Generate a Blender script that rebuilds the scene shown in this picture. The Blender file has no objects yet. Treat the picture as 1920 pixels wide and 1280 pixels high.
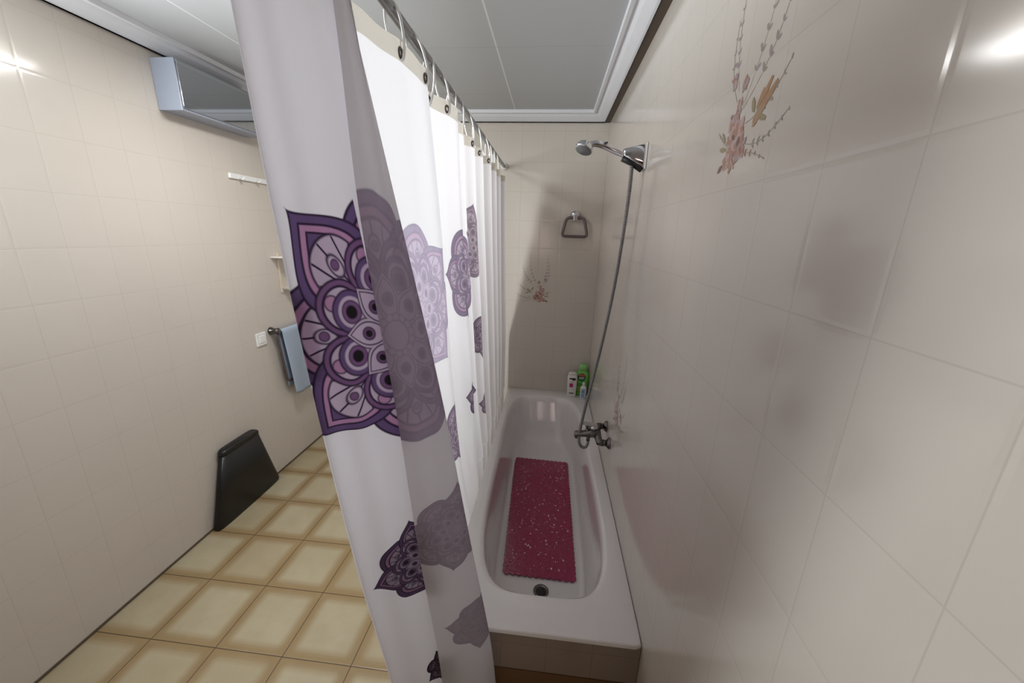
import bpy, bmesh, math, random
import numpy as np
from mathutils import Vector, Matrix
PI = math.pi
scene = bpy.context.scene
col = scene.collection

# ------------------------------------------------------------ camera, world, lights, exposure
cam_d = bpy.data.cameras.new('camera'); cam = bpy.data.objects.new('camera', cam_d); col.objects.link(cam)
cam_d.sensor_fit = 'HORIZONTAL'; cam_d.sensor_width = 36.0; cam_d.lens = 36.0 * 719.62 / 1920; cam_d.clip_start = 0.02
CR = Vector((0.99446, 0.10124, 0.02825)); CU = Vector((-0.05427, 0.26435, 0.96290)); CF = Vector((-0.09002, 0.95910, -0.26838))
m = Matrix.Identity(4)
for i in range(3):
    m[i][0] = CR[i]; m[i][1] = CU[i]; m[i][2] = -CF[i]
m[0][3], m[1][3], m[2][3] = -0.3556, -0.9534, 1.708
cam.matrix_world = m
scene.camera = cam
scene.view_settings.view_transform = 'Standard'; scene.view_settings.look = 'None'
scene.view_settings.exposure = 0.20; scene.view_settings.gamma = 1.0
scene.view_settings.use_curve_mapping = False

w = bpy.data.worlds.new('world'); scene.world = w; w.use_nodes = True
w.node_tree.nodes['Background'].inputs[0].default_value = (0.75, 0.86, 1.0, 1)
w.node_tree.nodes['Background'].inputs[1].default_value = 1.0

def area(name, loc, target, sx, sy, power, color):
    d = bpy.data.lights.new(name, 'AREA'); d.shape = 'RECTANGLE'; d.size = sx; d.size_y = sy; d.energy = power; d.color = color
    o = bpy.data.objects.new(name, d); col.objects.link(o); o.location = loc
    o.rotation_euler = (Vector(target) - Vector(loc)).to_track_quat('-Z', 'Y').to_euler()
    return o
# daylight through the high window of the left wall, just left of the frame
area('window_daylight', (-2.20, -0.14, 1.98), (-0.7, 0.50, 1.75), 0.46, 0.78, 31, (0.91, 0.97, 0.99))
# the ceiling lamp's own light
area('ceiling_lamp_light', (-1.40, 0.80, 2.43), (-1.40, 0.80, 0), 0.34, 0.34, 12, (0.98, 0.97, 0.96))

# ------------------------------------------------------------ sizes (metres)
XL, L, H, ZC, YN = -2.231, 2.061, 0.46, 2.525, -2.45
TW = 0.66

# ------------------------------------------------------------ helpers
def s2l(c):
    return tuple((v / 255 / 12.92 if v / 255 <= 0.04045 else ((v / 255 + 0.055) / 1.055) ** 2.4) for v in c)
def mat(name, rgb, rough=0.5, metal=0.0, spec=0.5, coat=0.0, bump=0.0, bscale=40, var=0.0, trans=0.0, emit=None, es=0):
    """procedural principled material; colour mottled by a noise texture, optional bump"""
    mt = bpy.data.materials.new(name); mt.use_nodes = True; nt = mt.node_tree
    b = nt.nodes['Principled BSDF']
    b.inputs['Roughness'].default_value = rough; b.inputs['Metallic'].default_value = metal
    b.inputs['Specular IOR Level'].default_value = spec; b.inputs['Coat Weight'].default_value = coat
    b.inputs['Coat Roughness'].default_value = 0.06
    c = s2l(rgb)
    tc = nt.nodes.new('ShaderNodeTexCoord'); nz = nt.nodes.new('ShaderNodeTexNoise')
    nz.inputs['Scale'].default_value = bscale; nz.inputs['Detail'].default_value = 4
    nt.links.new(tc.outputs['Object'], nz.inputs['Vector'])
    mx = nt.nodes.new('ShaderNodeMix'); mx.data_type = 'RGBA'
    mx.inputs[6].default_value = tuple(v * (1 - var) for v in c) + (1,); mx.inputs[7].default_value = tuple(min(1, v * (1 + var)) for v in c) + (1,)
    nt.links.new(nz.outputs['Fac'], mx.inputs[0]); nt.links.new(mx.outputs[2], b.inputs['Base Color'])
    if bump:
        bp = nt.nodes.new('ShaderNodeBump'); bp.inputs['Strength'].default_value = bump; bp.inputs['Distance'].default_value = 0.002
        nt.links.new(nz.outputs['Fac'], bp.inputs['Height']); nt.links.new(bp.outputs[0], b.inputs['Normal'])
    if emit:
        b.inputs['Emission Color'].default_value = s2l(emit) + (1,); b.inputs['Emission Strength'].default_value = es
    return mt

class X:
    """tiny expression builder over math nodes"""
    nt = None
    def __init__(s, v): s.v = v
    @staticmethod
    def op(o, *a, clamp=False):
        n = X.nt.nodes.new('ShaderNodeMath'); n.operation = o; n.use_clamp = clamp
        for i, q in enumerate(a):
            q = q.v if isinstance(q, X) else q
            if isinstance(q, (int, float)): n.inputs[i].default_value = q
            else: X.nt.links.new(q, n.inputs[i])
        return X(n.outputs[0])
    def __add__(s, o): return X.op('ADD', s, o)
    def __radd__(s, o): return X.op('ADD', s, o)
    def __sub__(s, o): return X.op('SUBTRACT', s, o)
    def __rsub__(s, o): return X.op('SUBTRACT', o, s)
    def __mul__(s, o): return X.op('MULTIPLY', s, o)
    __rmul__ = __mul__
    def __truediv__(s, o): return X.op('DIVIDE', s, o)
    def __pow__(s, o): return X.op('POWER', s, o)
    def abs(s): return X.op('ABSOLUTE', s)
    def sqrt(s): return X.op('SQRT', X.op('MAXIMUM', s, 0.0))
    def lt(s, o, soft=0.012):        # 1 where s < o, softly
        return X.op('MULTIPLY_ADD', s - o, -1.0 / soft, 0.5, clamp=True)
    def maxi(s, o): return X.op('MAXIMUM', s, o)
    def mini(s, o): return X.op('MINIMUM', s, o)
def mixc(nt, fac, a, b):
    n = nt.nodes.new('ShaderNodeMix'); n.data_type = 'RGBA'
    for i, q in ((0, fac), (6, a), (7, b)):
        q = q.v if isinstance(q, X) else q
        if isinstance(q, (int, float)): n.inputs[i].default_value = q
        elif isinstance(q, tuple): n.inputs[i].default_value = q + (1,)
        else: nt.links.new(q, n.inputs[i])
    return n.outputs[2]
def position(nt):
    g = nt.nodes.new('ShaderNodeNewGeometry'); sp = nt.nodes.new('ShaderNodeSeparateXYZ')
    nt.links.new(g.outputs['Position'], sp.inputs[0])
    return g, [X(sp.outputs[i]) for i in range(3)]
def frac_dist(v, off, size):       # distance in metres to the nearest joint
    t = (v - off) / size
    fr = X.op('FRACT', t + 100.0)
    return X.op('MINIMUM', fr, 1.0 - fr) * size

def tile_mat(name, axis, uo, us, zo, zs, rgb, rgbj):
    mt = bpy.data.materials.new(name); mt.use_nodes = True; nt = mt.node_tree; X.nt = nt
    b = nt.nodes['Principled BSDF']; g, P = position(nt)
    d = X.op('MINIMUM', frac_dist(P[axis], uo, us), frac_dist(P[2], zo, zs))
    joint = d.lt(0.0010, 0.0010)
    nz = nt.nodes.new('ShaderNodeTexNoise'); nz.inputs['Scale'].default_value = 2.2; nz.inputs['Detail'].default_value = 3
    nt.links.new(g.outputs['Position'], nz.inputs['Vector'])
    c = s2l(rgb)
    base = mixc(nt, nz.outputs['Fac'], tuple(v * 0.95 for v in c), tuple(v * 1.05 for v in c))
    colr = mixc(nt, joint * (0.42 if axis == 0 else 0.30), base, s2l(rgbj))
    nt.links.new(colr, b.inputs['Base Color'])
    b.inputs['Roughness'].default_value = 0.13; b.inputs['Specular IOR Level'].default_value = 0.5
    bp = nt.nodes.new('ShaderNodeBump'); bp.inputs['Strength'].default_value = 0.22; bp.inputs['Distance'].default_value = 0.001
    edge = d.lt(0.004, 0.006)
    # each tile tilts a little
    fu = X.op('FLOOR', (P[axis] - uo) / us); fz = X.op('FLOOR', (P[2] - zo) / zs)
    wn = nt.nodes.new('ShaderNodeTexNoise'); wn.inputs['Scale'].default_value = 3.0
    nt.links.new(g.outputs['Position'], wn.inputs['Vector'])
    h = X(wn.outputs['Fac']) * 1.6 - edge * 0.8
    nt.links.new(h.v, bp.inputs['Height']); nt.links.new(bp.outputs[0], b.inputs['Normal'])
    return mt

# ---- meshes
def bm_new(): return bmesh.new()
def box(bm, x0, x1, y0, y1, z0, z1, bev=0.0, seg=2, mi=0):
    vs = [bm.verts.new(v) for v in ((x0,y0,z0),(x1,y0,z0),(x1,y1,z0),(x0,y1,z0),(x0,y0,z1),(x1,y0,z1),(x1,y1,z1),(x0,y1,z1))]
    fs = [bm.faces.new([vs[i] for i in f]) for f in ((0,3,2,1),(4,5,6,7),(0,1,5,4),(1,2,6,5),(2,3,7,6),(3,0,4,7))]
    for f in fs: f.material_index = mi
    if bev:
        es = {e for f in fs for e in f.edges}
        bmesh.ops.bevel(bm, geom=list(es), offset=bev, segments=seg, profile=0.5, affect='EDGES')
    return vs
def frame_of(d):
    d = d.normalized(); a = Vector((0,0,1)) if abs(d.z) < 0.9 else Vector((1,0,0))
    u = d.cross(a).normalized(); return u, d.cross(u).normalized()
def tube(bm, pts, r, n=12, closed=False, caps=True, rfun=None, mi=0):
    pts = [Vector(p) for p in pts]; m_ = len(pts); rings = []
    t0 = None; u = None
    for i, p in enumerate(pts):
        a = pts[(i-1) % m_] if (closed or i > 0) else p; b_ = pts[(i+1) % m_] if (closed or i < m_-1) else p
        t = (b_ - a).normalized()
        if u is None: u, v = frame_of(t)
        else:
            u = (u - t * u.dot(t)).normalized(); v = t.cross(u)
        v = t.cross(u)
        rr = rfun(i / max(1, m_-1)) if rfun else r
        rings.append([bm.verts.new(p + (u*math.cos(2*PI*k/n) + v*math.sin(2*PI*k/n)) * rr) for k in range(n)])
    for i in range(m_ if closed else m_-1):
        A, B = rings[i], rings[(i+1) % m_]
        for k in range(n):
            f = bm.faces.new((A[k], A[(k+1) % n], B[(k+1) % n], B[k])); f.smooth = True; f.material_index = mi
    if caps and not closed:
        for R_ in (rings[0], rings[-1]):
            try: f = bm.faces.new(R_); f.material_index = mi
            except ValueError: pass
    return rings
def lathe(bm, prof, origin=(0,0,0), axis=(0,0,1), n=32, sx=1.0, sy=1.0, mi=0):
    """prof: list of (radius, height)"""
    o = Vector(origin); ax = Vector(axis).normalized(); u, v = frame_of(ax); rings = []
    for r, h in prof:
        rings.append([bm.verts.new(o + ax*h + u*(max(r,1e-5)*sx*math.cos(2*PI*k/n)) + v*(max(r,1e-5)*sy*math.sin(2*PI*k/n))) for k in range(n)])
    for A, B in zip(rings, rings[1:]):
        for k in range(n):
            f = bm.faces.new((A[k], A[(k+1) % n], B[(k+1) % n], B[k])); f.smooth = True; f.material_index = mi
    for R_ in (rings[0], rings[-1]):
        f = bm.faces.new(R_); f.material_index = mi
def loops_mesh(bm, loops, cap0=False, cap1=False, smooth=True, mi=0):
    rs = [[bm.verts.new(p) for p in lp] for lp in loops]
    n = len(rs[0])
    for A, B in zip(rs, rs[1:]):
        for k in range(n):
            f = bm.faces.new((A[k], A[(k+1) % n], B[(k+1) % n], B[k])); f.smooth = smooth; f.material_index = mi
    if cap0: bm.faces.new(rs[0]).smooth = smooth
    if cap1: bm.faces.new(rs[-1]).smooth = smooth
    return rs
def obj(name, bm, mats, parent=None, loc=None, recalc=True, bevel=0):
    me = bpy.data.meshes.new(name)
    if recalc: bmesh.ops.recalc_face_normals(bm, faces=bm.faces[:])
    bm.to_mesh(me); bm.free()
    for mm in (mats if isinstance(mats, (list, tuple)) else [mats]): me.materials.append(mm)
    o = bpy.data.objects.new(name, me); col.objects.link(o)
    if parent is not None:
        o.parent = parent; o.matrix_parent_inverse = Matrix.Translation(parent.location).inverted()
    return o
def thing(name, label, cat, loc=(0,0,0), group=None):
    o = bpy.data.objects.new(name, None); col.objects.link(o); o.location = loc; o.empty_display_size = 0.05
    o['label'] = label; o['category'] = cat
    if group: o['group'] = group
    return o
def tag(o, label, cat, group=None):
    o['label'] = label; o['category'] = cat
    if group: o['group'] = group
    return o
def structure(o): o['kind'] = 'structure'; return o
def smooth_all(o):
    for p in o.data.polygons: p.use_smooth = True
def rrect(cx, cy, a, b, n, z, N=240, shift=0.0):
    out = []
    for k in range(N):
        t = 2*PI*k/N; c, s = math.cos(t), math.sin(t)
        r = (abs(c)**n + abs(s)**n) ** (-1.0/n)
        out.append((cx + a*r*c + shift*(-s*r), cy + b*r*s, z))
    return out
def chaikin(P, it=3):
    for _ in range(it):
        Q = [P[0]]
        for a, b in zip(P, P[1:]):
            Q.append(a*0.75 + b*0.25); Q.append(a*0.25 + b*0.75)
        Q.append(P[-1]); P = np.array(Q)
    return P

# ------------------------------------------------------------ materials
WALL = (205, 197, 187); JOINT = (166, 154, 142)
M_far = tile_mat('cream_tile_far', 0, -0.152, 0.151, 1.205, 0.202, WALL, JOINT)
M_side = tile_mat('cream_tile_side', 1, 2.061, 0.151, 1.205, 0.202, WALL, JOINT)
M_ceramic = mat('white_enamel', (232, 228, 227), 0.12, coat=0.6, var=0.02)
M_chrome = mat('chrome', (205, 205, 208), 0.10, 1.0, var=0.03)
M_dchrome = mat('worn_chrome', (112, 107, 106), 0.24, 1.0, var=0.08)
M_black = mat('black_plastic', (16, 15, 16), 0.35, var=0.1)
M_white = mat('white_plastic', (235, 235, 233), 0.35, var=0.02)
M_coving = mat('white_paint_coving', (225, 226, 230), 0.45, var=0.02)
M_brown = mat('gap_shade_and_baseboard', (92, 80, 68), 0.7, var=0.1)
M_darkwood = mat('dark_wood', (38, 26, 20), 0.4, var=0.25, bscale=12)

# floor tile
def floor_mat():
    mt = bpy.data.materials.new('beige_floor_tile'); mt.use_nodes = True; nt = mt.node_tree; X.nt = nt
    b = nt.nodes['Principled BSDF']; g, P = position(nt)
    ox, oy, s = -1.6712, 0.4254, 0.2975
    dx = frac_dist(P[0], ox, s); dy = frac_dist(P[1], oy, s)
    d = dx.mini(dy)
    # distance to a rounded square inside each tile
    qx = X.op('MAXIMUM', (s/2 - dx) - (s/2 - 0.055), 0.0); qy = X.op('MAXIMUM', (s/2 - dy) - (s/2 - 0.055), 0.0)
    rr = (qx*qx + qy*qy).sqrt()           # 0 inside, grows to the edge
    nz = nt.nodes.new('ShaderNodeTexNoise'); nz.inputs['Scale'].default_value = 7; nz.inputs['Detail'].default_value = 5; nz.inputs['Roughness'].default_value = 0.6
    nt.links.new(g.outputs['Position'], nz.inputs['Vector'])
    n = X(nz.outputs['Fac'])
    fu = X.op('FLOOR', (P[0] - ox) / s + 100.0); fv = X.op('FLOOR', (P[1] - oy) / s + 100.0)
    wn = nt.nodes.new('ShaderNodeTexWhiteNoise'); wn.noise_dimensions = '2D'
    cb = nt.nodes.new('ShaderNodeCombineXYZ'); nt.links.new(fu.v, cb.inputs[0]); nt.links.new(fv.v, cb.inputs[1]); nt.links.new(cb.outputs[0], wn.inputs['Vector'])
    tilev = X(wn.outputs['Value'])
    inner = mixc(nt, n, s2l((158, 147, 119)), s2l((182, 172, 147)))
    border = mixc(nt, n, s2l((134, 112, 78)), s2l((154, 133, 98)))
    soft = X.op('MULTIPLY_ADD', rr, 26.0, -0.05, clamp=True)
    base = mixc(nt, soft, inner, border)
    ring = ((rr - 0.030).abs()).lt(0.0025, 0.003)
    base = mixc(nt, ring * 0.28, base, s2l((140, 115, 80)))
    base = mixc(nt, tilev * 0.35, base, s2l((142, 116, 78)))
    joint = d.lt(0.0018, 0.0014)
    base = mixc(nt, joint * 0.85, base, s2l((58, 42, 28)))
    nt.links.new(base, b.inputs['Base Color'])
    b.inputs['Roughness'].default_value = 0.28
    bp = nt.nodes.new('ShaderNodeBump'); bp.inputs['Strength'].default_value = 0.5; bp.inputs['Distance'].default_value = 0.0015
    hh = n * 0.5 - d.lt(0.003, 0.004)
    nt.links.new(hh.v, bp.inputs['Height']); nt.links.new(bp.outputs[0], b.inputs['Normal'])
    return mt
M_floor = floor_mat()
def ceiling_mat():
    mt = bpy.data.materials.new('ceiling_panels'); mt.use_nodes = True; nt = mt.node_tree; X.nt = nt
    b = nt.nodes['Principled BSDF']; g, P = position(nt)
    j1 = frac_dist(P[0], -0.655, 0.6).lt(0.0035, 0.002)
    j2 = frac_dist(P[1], 1.065, 0.6).lt(0.0018, 0.001)
    base = mixc(nt, j1, s2l((186, 188, 190)), s2l((222, 224, 228)))
    base = mixc(nt, j2 * 0.5, base, s2l((150, 150, 152)))
    nt.links.new(base, b.inputs['Base Color']); b.inputs['Roughness'].default_value = 0.6
    return mt
M_ceil = ceiling_mat()

# ------------------------------------------------------------ room shell
def flower(bm, T, nm, rnd, flip=1, sc=1.0, rust=False):
    """a painted sprig: many small petals and leaves; T(u, v, k) -> point, u right, v up in metres; nm = first material index"""
    lay = [0]
    def blob(u, v, ru, rv, ang, mi, n=12, jag=0.16):
        lay[0] += 1
        c, s = math.cos(ang), math.sin(ang); pts = []
        for k in range(n):
            t = 2*PI*k/n; q = 1 + rnd.uniform(-jag, jag)
            a, b_ = ru*math.cos(t)*q, rv*math.sin(t)*q
            pts.append(bm.verts.new(T(flip*(u + a*c - b_*s)*sc, (v + a*s + b_*c)*sc, lay[0])))
        f = bm.faces.new(pts); f.material_index = nm + mi
    def sprig(u0, v0, u1, v1, bend, nb, size, mi, stem=3):
        P = []
        for i in range(nb + 1):
            t = i / nb
            P.append((u0 + (u1-u0)*t + bend*math.sin(PI*t)*-(v1-v0), v0 + (v1-v0)*t + bend*math.sin(PI*t)*(u1-u0)))
        for (a, b_), (c, d) in zip(P, P[1:]):
            l_ = math.hypot(c-a, d-b_)
            blob((a+c)/2, (b_+d)/2, l_*0.55, 0.0009, math.atan2(d-b_, c-a), stem, 8, 0.1)
        for i, (a, b_) in enumerate(P[nb//3:]):
            t = i / max(1, nb - nb//3)
            for sd in (-1, 1):
                r = size*(1.15 - 0.7*t)*rnd.uniform(0.6, 1.1)
                an = math.atan2(v1-v0, u1-u0) + sd*0.8
                blob(a + math.cos(an)*r, b_ + math.sin(an)*r, r, r*0.45, an, mi if rnd.random() < 0.75 else stem, 9)
    # sprays, drawn first (u 0..0.27, v 0..0.40)
    sprig(0.19, 0.10, 0.10, 0.375, 0.10, 10, 0.008, 2)
    sprig(0.20, 0.16, 0.235, 0.37, -0.08, 8, 0.008, 2)
    sprig(0.17, 0.12, 0.045, 0.29, 0.12, 9, 0.009, 2)
    sprig(0.20, 0.14, 0.25, 0.30, -0.12, 6, 0.006, 2)
    sprig(0.16, 0.06, 0.00, 0.075, 0.14, 9, 0.006, 3)
    sprig(0.15, 0.09, 0.02, 0.15, 0.12, 7, 0.007, 3)
    sprig(0.17, 0.04, 0.05, 0.012, -0.05, 6, 0.004, 1)
    sprig(0.20, 0.07, 0.27, 0.10, -0.1, 5, 0.005, 3)
    # leaves
    for (u, v, a, b_, an, mi) in ((0.10,0.10,0.022,0.006,2.4,4),(0.085,0.085,0.018,0.005,0.4,4),(0.125,0.115,0.016,0.006,1.1,4),
            (0.235,0.06,0.016,0.005,0.2,4),(0.24,0.085,0.014,0.004,0.9,4),(0.236,0.022,0.012,0.006,-0.5,5)):
        blob(u, v, a, b_, an, mi)
    if rust:
        for (u, v, a, b_, an) in ((0.085,0.105,0.020,0.008,-0.9),(0.066,0.118,0.022,0.007,-0.8),(0.100,0.118,0.018,0.007,-1.0),(0.082,0.128,0.020,0.006,-0.9),(0.105,0.085,0.014,0.007,-0.7)):
            blob(u, v, a, b_, an, 7)
    for (u, v, a, b_, an) in ((0.185,0.075,0.034,0.026,0.4),(0.165,0.045,0.032,0.020,0.2),(0.20,0.10,0.024,0.020,0.9),(0.205,0.035,0.024,0.016,-0.2)):
        blob(u, v, a, b_, an, 0, 14, 0.25)
    # bigger buds and petals
    for (u, v, a, b_, an, mi) in ((0.175,0.165,0.014,0.013,0.3,1),(0.225,0.185,0.010,0.018,-0.5,1),(0.222,0.18,0.005,0.011,-0.4,0),
            (0.185,0.135,0.013,0.010,0.8,0),(0.19,0.115,0.016,0.010,0.1,1),(0.205,0.10,0.010,0.012,0.6,0),
            (0.17,0.085,0.022,0.016,0.9,0),(0.20,0.075,0.020,0.015,-0.4,0),(0.15,0.055,0.022,0.014,0.3,1),(0.185,0.05,0.024,0.018,0.1,0),
            (0.16,0.04,0.020,0.012,-0.3,1),(0.205,0.032,0.022,0.013,0.4,0),(0.18,0.022,0.018,0.010,0.1,0),(0.165,0.062,0.007,0.010,0.2,5),
            (0.19,0.075,0.008,0.005,0.5,5),(0.15,0.045,0.009,0.005,0.8,6),(0.178,0.042,0.006,0.006,0.8,6),(0.213,0.118,0.006,0.005,0,6)):
        if a > 0.008 and mi < 4:
            a *= 1.25; b_ *= 1.35
            for q in range(5):
                t = an + q*1.257; blob(u + a*0.45*math.cos(t), v + b_*0.45*math.sin(t), a*0.42*rnd.uniform(.7,1.15), b_*0.42*rnd.uniform(.6,1.1), t, mi if q % 2 else (mi+1) % 3, 9, 0.15)
        else: blob(u, v, a, b_, an, mi)
fl_mats = [mat('petal_pink', (190, 164, 160), 0.2, var=0.1, bscale=90), mat('petal_rust', (172, 130, 112), 0.2, var=0.14, bscale=90), mat('bud_mauve', (166, 148, 150), 0.2, var=0.1, bscale=90),
           mat('stem_grey', (160, 150, 136), 0.2, var=0.1), mat('leaf_olive', (158, 144, 112), 0.2, var=0.12, bscale=90), mat('heart_brown', (120, 88, 78), 0.2, var=0.1), mat('heart_red', (158, 108, 98), 0.2, var=0.1), mat('petal_ochre', (172, 134, 100), 0.2, var=0.12, bscale=90)]
EP = 0.000003
bm = bm_new(); box(bm, XL - 0.12, 0.12, L, L + 0.12, 0, ZC + 0.1)
rnd = random.Random(3)
flower(bm, lambda u, v, k: (-0.615 + u, L - 0.0002 - EP*k, 1.187 + v), 1, rnd)
structure(obj('wall_far', bm, [M_far] + fl_mats, recalc=False))
bm = bm_new(); box(bm, 0, 0.12, YN, L, 0, ZC + 0.1)
flower(bm, lambda u, v, k: (-0.0002 - EP*k, 0.03 - (0.27 - u), 1.835 + v), 1, rnd, rust=True)
flower(bm, lambda u, v, k: (-0.0002 - EP*k, 0.87 - (0.27 - u), 0.815 + v), 1, rnd, sc=1.0)
structure(obj('wall_right', bm, [M_side] + fl_mats, recalc=False))
# left wall with its window opening
WY0, WY1, WZ0, WZ1 = -0.42, 0.14, 1.55, 2.41
bm = bm_new()
box(bm, XL-0.12, XL, YN, WY0, 0, ZC+0.1); box(bm, XL-0.12, XL, WY1, L, 0, ZC+0.1)
box(bm, XL-0.12, XL, WY0, WY1, 0, WZ0); box(bm, XL-0.12, XL, WY0, WY1, WZ1, ZC+0.1)
structure(obj('wall_left', bm, M_side))
# near wall with doorway
DX0, DX1, DZ = -1.05, -0.25, 2.03
bm = bm_new()
box(bm, XL-0.12, DX0, YN-0.12, YN, 0, ZC+0.1); box(bm, DX1, 0.12, YN-0.12, YN, 0, ZC+0.1); box(bm, DX0, DX1, YN-0.12, YN, DZ, ZC+0.1)
structure(obj('wall_near', bm, M_far))
bm = bm_new(); box(bm, XL-0.12, 0.12, YN-0.12, L+0.12, -0.1, 0); structure(obj('floor', bm, M_floor))
bm = bm_new(); box(bm, XL-0.12, 0.12, YN-0.12, L+0.12, ZC, ZC+0.1); structure(obj('ceiling', bm, M_ceil))
# coving along the right and far walls (and the others), mitred, the shadow of the gap behind it laid in as a solid brown strip
prof = [(0.0, 0.058), (0.0, 0.052), (0.010, 0.049), (0.020, 0.044), (0.045, 0.030), (0.058, 0.018), (0.064, 0.012), (0.070, 0.012), (0.072, 0.020), (0.088, 0.020), (0.090, 0.0), (0.0, 0.0)]
def ring_rect(off, z, o1=0.038, o2=0.010):
    return [(-o1-off, YN+off+o2, z), (-o1-off, L-o2-off, z), (XL+o2+off, L-o2-off, z), (XL+o2+off, YN+off+o2, z)]
bm = bm_new()
rs = [[bm.verts.new(p) for p in ring_rect(u, ZC - d)] for u, d in prof]
for A, B in zip(rs, rs[1:] + rs[:1]):
    for k in range(4):
        f = bm.faces.new((A[k], A[(k+1)%4], B[(k+1)%4], B[k]))
structure(obj('trim_1', bm, M_coving))
bm = bm_new(); box(bm, -0.038, 0.0, YN, L, ZC-0.052, ZC-0.044); box(bm, XL, 0, L-0.010, L, ZC-0.054, ZC-0.046)
structure(obj('trim_2', bm, M_brown))
bm = bm_new(); box(bm, XL, XL+0.004, YN, L, 0, 0.012); structure(obj('baseboard_left', bm, M_brown))
# window: frame, pane
bm = bm_new()
for a in ((WY0, WY0+0.05, WZ0, WZ1), (WY1-0.05, WY1, WZ0, WZ1), (WY0+0.05, WY1-0.05, WZ0, WZ0+0.05), (WY0+0.05, WY1-0.05, WZ1-0.05, WZ1), (-0.155, -0.125, WZ0+0.05, WZ1-0.05)):
    box(bm, XL-0.09, XL-0.04, a[0], a[1], a[2], a[3], 0.004)
wf = structure(obj('window_1', bm, M_white))
M_glass = bpy.data.materials.new('window_glass'); M_glass.use_nodes = True
g_ = M_glass.node_tree.nodes['Principled BSDF']; g_.inputs['Transmission Weight'].default_value = 1; g_.inputs['Roughness'].default_value = 0.35; g_.inputs['Alpha'].default_value = 0.5
bm = bm_new(); box(bm, XL-0.068, XL-0.062, WY0+0.05, WY1-0.05, WZ0+0.05, WZ1-0.05); obj('pane', bm, M_glass, wf)
# door in the near wall: dark frame, panelled leaf with a frosted light, lever
bm = bm_new()
box(bm, DX0-0.06, DX0, YN, YN+0.015, 0, DZ+0.06); box(bm, DX1, DX1+0.06, YN, YN+0.015, 0, DZ+0.06); box(bm, DX0, DX1, YN, YN+0.015, DZ, DZ+0.06)
dr = structure(obj('door_1', bm, M_darkwood))
bm = bm_new()
PZ0, PZ1, PX0, PX1 = 1.30, 1.88, -0.93, -0.37
for a in ((DX0, PX0, 0, DZ), (PX1, DX1, 0, DZ), (PX0, PX1, 0, PZ0), (PX0, PX1, PZ1, DZ)):
    box(bm, a[0], a[1], YN-0.06, YN-0.02, a[2], a[3])
obj('door_leaf', bm, M_darkwood, dr)
M_frost = mat('frosted_light', (235, 215, 210), 0.5, emit=(255, 225, 218), es=2.2)
bm = bm_new(); box(bm, PX0, PX1, YN-0.045, YN-0.035, PZ0, PZ1); obj('door_glass', bm, M_frost, dr)
bm = bm_new(); tube(bm, [(-0.99, YN-0.02, 1.03), (-0.99, YN+0.03, 1.03), (-0.90, YN+0.035, 1.03)], 0.008); obj('door_handle', bm, M_chrome, dr)
# ceiling lamp (above and left of the camera's view)
cl = thing('ceiling_lamp', 'round white ceiling lamp over the bathroom floor, behind the curtain', 'lamp', (-1.40, 0.80, ZC))
bm = bm_new(); lathe(bm, [(0.19, 0), (0.19, -0.02), (0.165, -0.03), (0.165, -0.02)], (-1.40, 0.80, ZC)); obj('lamp_base', bm, M_white, cl)
bm = bm_new(); lathe(bm, [(0.16, -0.02), (0.15, -0.05), (0.10, -0.07), (0.0, -0.078)], (-1.40, 0.80, ZC)); obj('lamp_shade', bm, mat('opal', (245,242,235), 0.4, emit=(255,246,232), es=3.0), cl)

# ------------------------------------------------------------ bathtub
tub = thing('bathtub', 'long white enamelled bathtub built in along the right tiled wall', 'bathtub', (-0.33, 1.03, 0))
bm = bm_new(); BX, BY = -0.33, L/2
lo = []
lo.append(rrect(BX, BY, TW/2-0.004, L/2-0.001, 140, 0.444))
lo.append(rrect(BX, BY, TW/2-0.001, L/2-0.001, 140, 0.446))
lo.append(rrect(BX, BY, TW/2-0.001, L/2-0.001, 140, 0.4555))
lo.append(rrect(BX, BY, TW/2-0.003, L/2-0.003, 140, 0.459))
lo.append(rrect(BX, BY, TW/2-0.006, L/2-0.006, 120, H))
lo.append(rrect(-0.338, 1.035, 0.282, 0.902, 5.0, H, shift=0.016))
lo.append(rrect(-0.338, 1.035, 0.274, 0.895, 4.6, H-0.002, shift=0.016))
lo.append(rrect(-0.338, 1.035, 0.267, 0.888, 4.4, H-0.009, shift=0.016))
n_s = 16
for i in range(1, n_s + 1):
    t = i / n_s
    a = 0.264 + (0.165 - 0.264) * t**1.6 + 0.0
    y0 = 0.150 + (0.430 - 0.150) * t**1.9
    y1 = 1.920 + (1.560 - 1.920) * t**1.1
    z = (H - 0.014) + (0.100 - (H - 0.014)) * (1 - (1 - t)**1.7)
    a = 0.264 - 0.040*t - 0.026*t**6
    y0 = 0.150 + 0.09*t + 0.13*t**4
    y1 = 1.920 - 0.20*t - 0.06*t**4
    z = (H-0.014) - (H-0.014-0.102)*min(1, math.sin(t*PI/2)**0.9) 
    lo.append(rrect(-0.338 + 0.010*t, (y0+y1)/2, a, (y1-y0)/2, 4.4 + 0.4*t, z, shift=0.016*(1-t)))
lo.append(rrect(-0.33, 1.0, 0.15, 0.55, 4, 0.100)); lo.append(rrect(-0.33, 1.0, 0.03, 0.30, 3, 0.099))
loops_mesh(bm, lo, cap1=True)
t_sh = obj('basin', bm, M_ceramic, tub)
bm = bm_new(); box(bm, -0.645, -0.002, 0.008, 0.05, 0.285, 0.444); obj('front_panel', bm, tile_mat('shade_darkened_tile', 0, -0.152, 0.151, 1.205, 0.202, (142, 126, 116), (96, 84, 76)), tub)  # tile coloured darker than the walls to carry the shade on the tub front
bm = bm_new(); box(bm, -0.645, -0.002, 0.006, 0.05, 0.0, 0.283); obj('skirting', bm, mat('brown_skirting_tile', (104, 74, 46), 0.3, var=0.2, bscale=9), tub)
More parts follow.
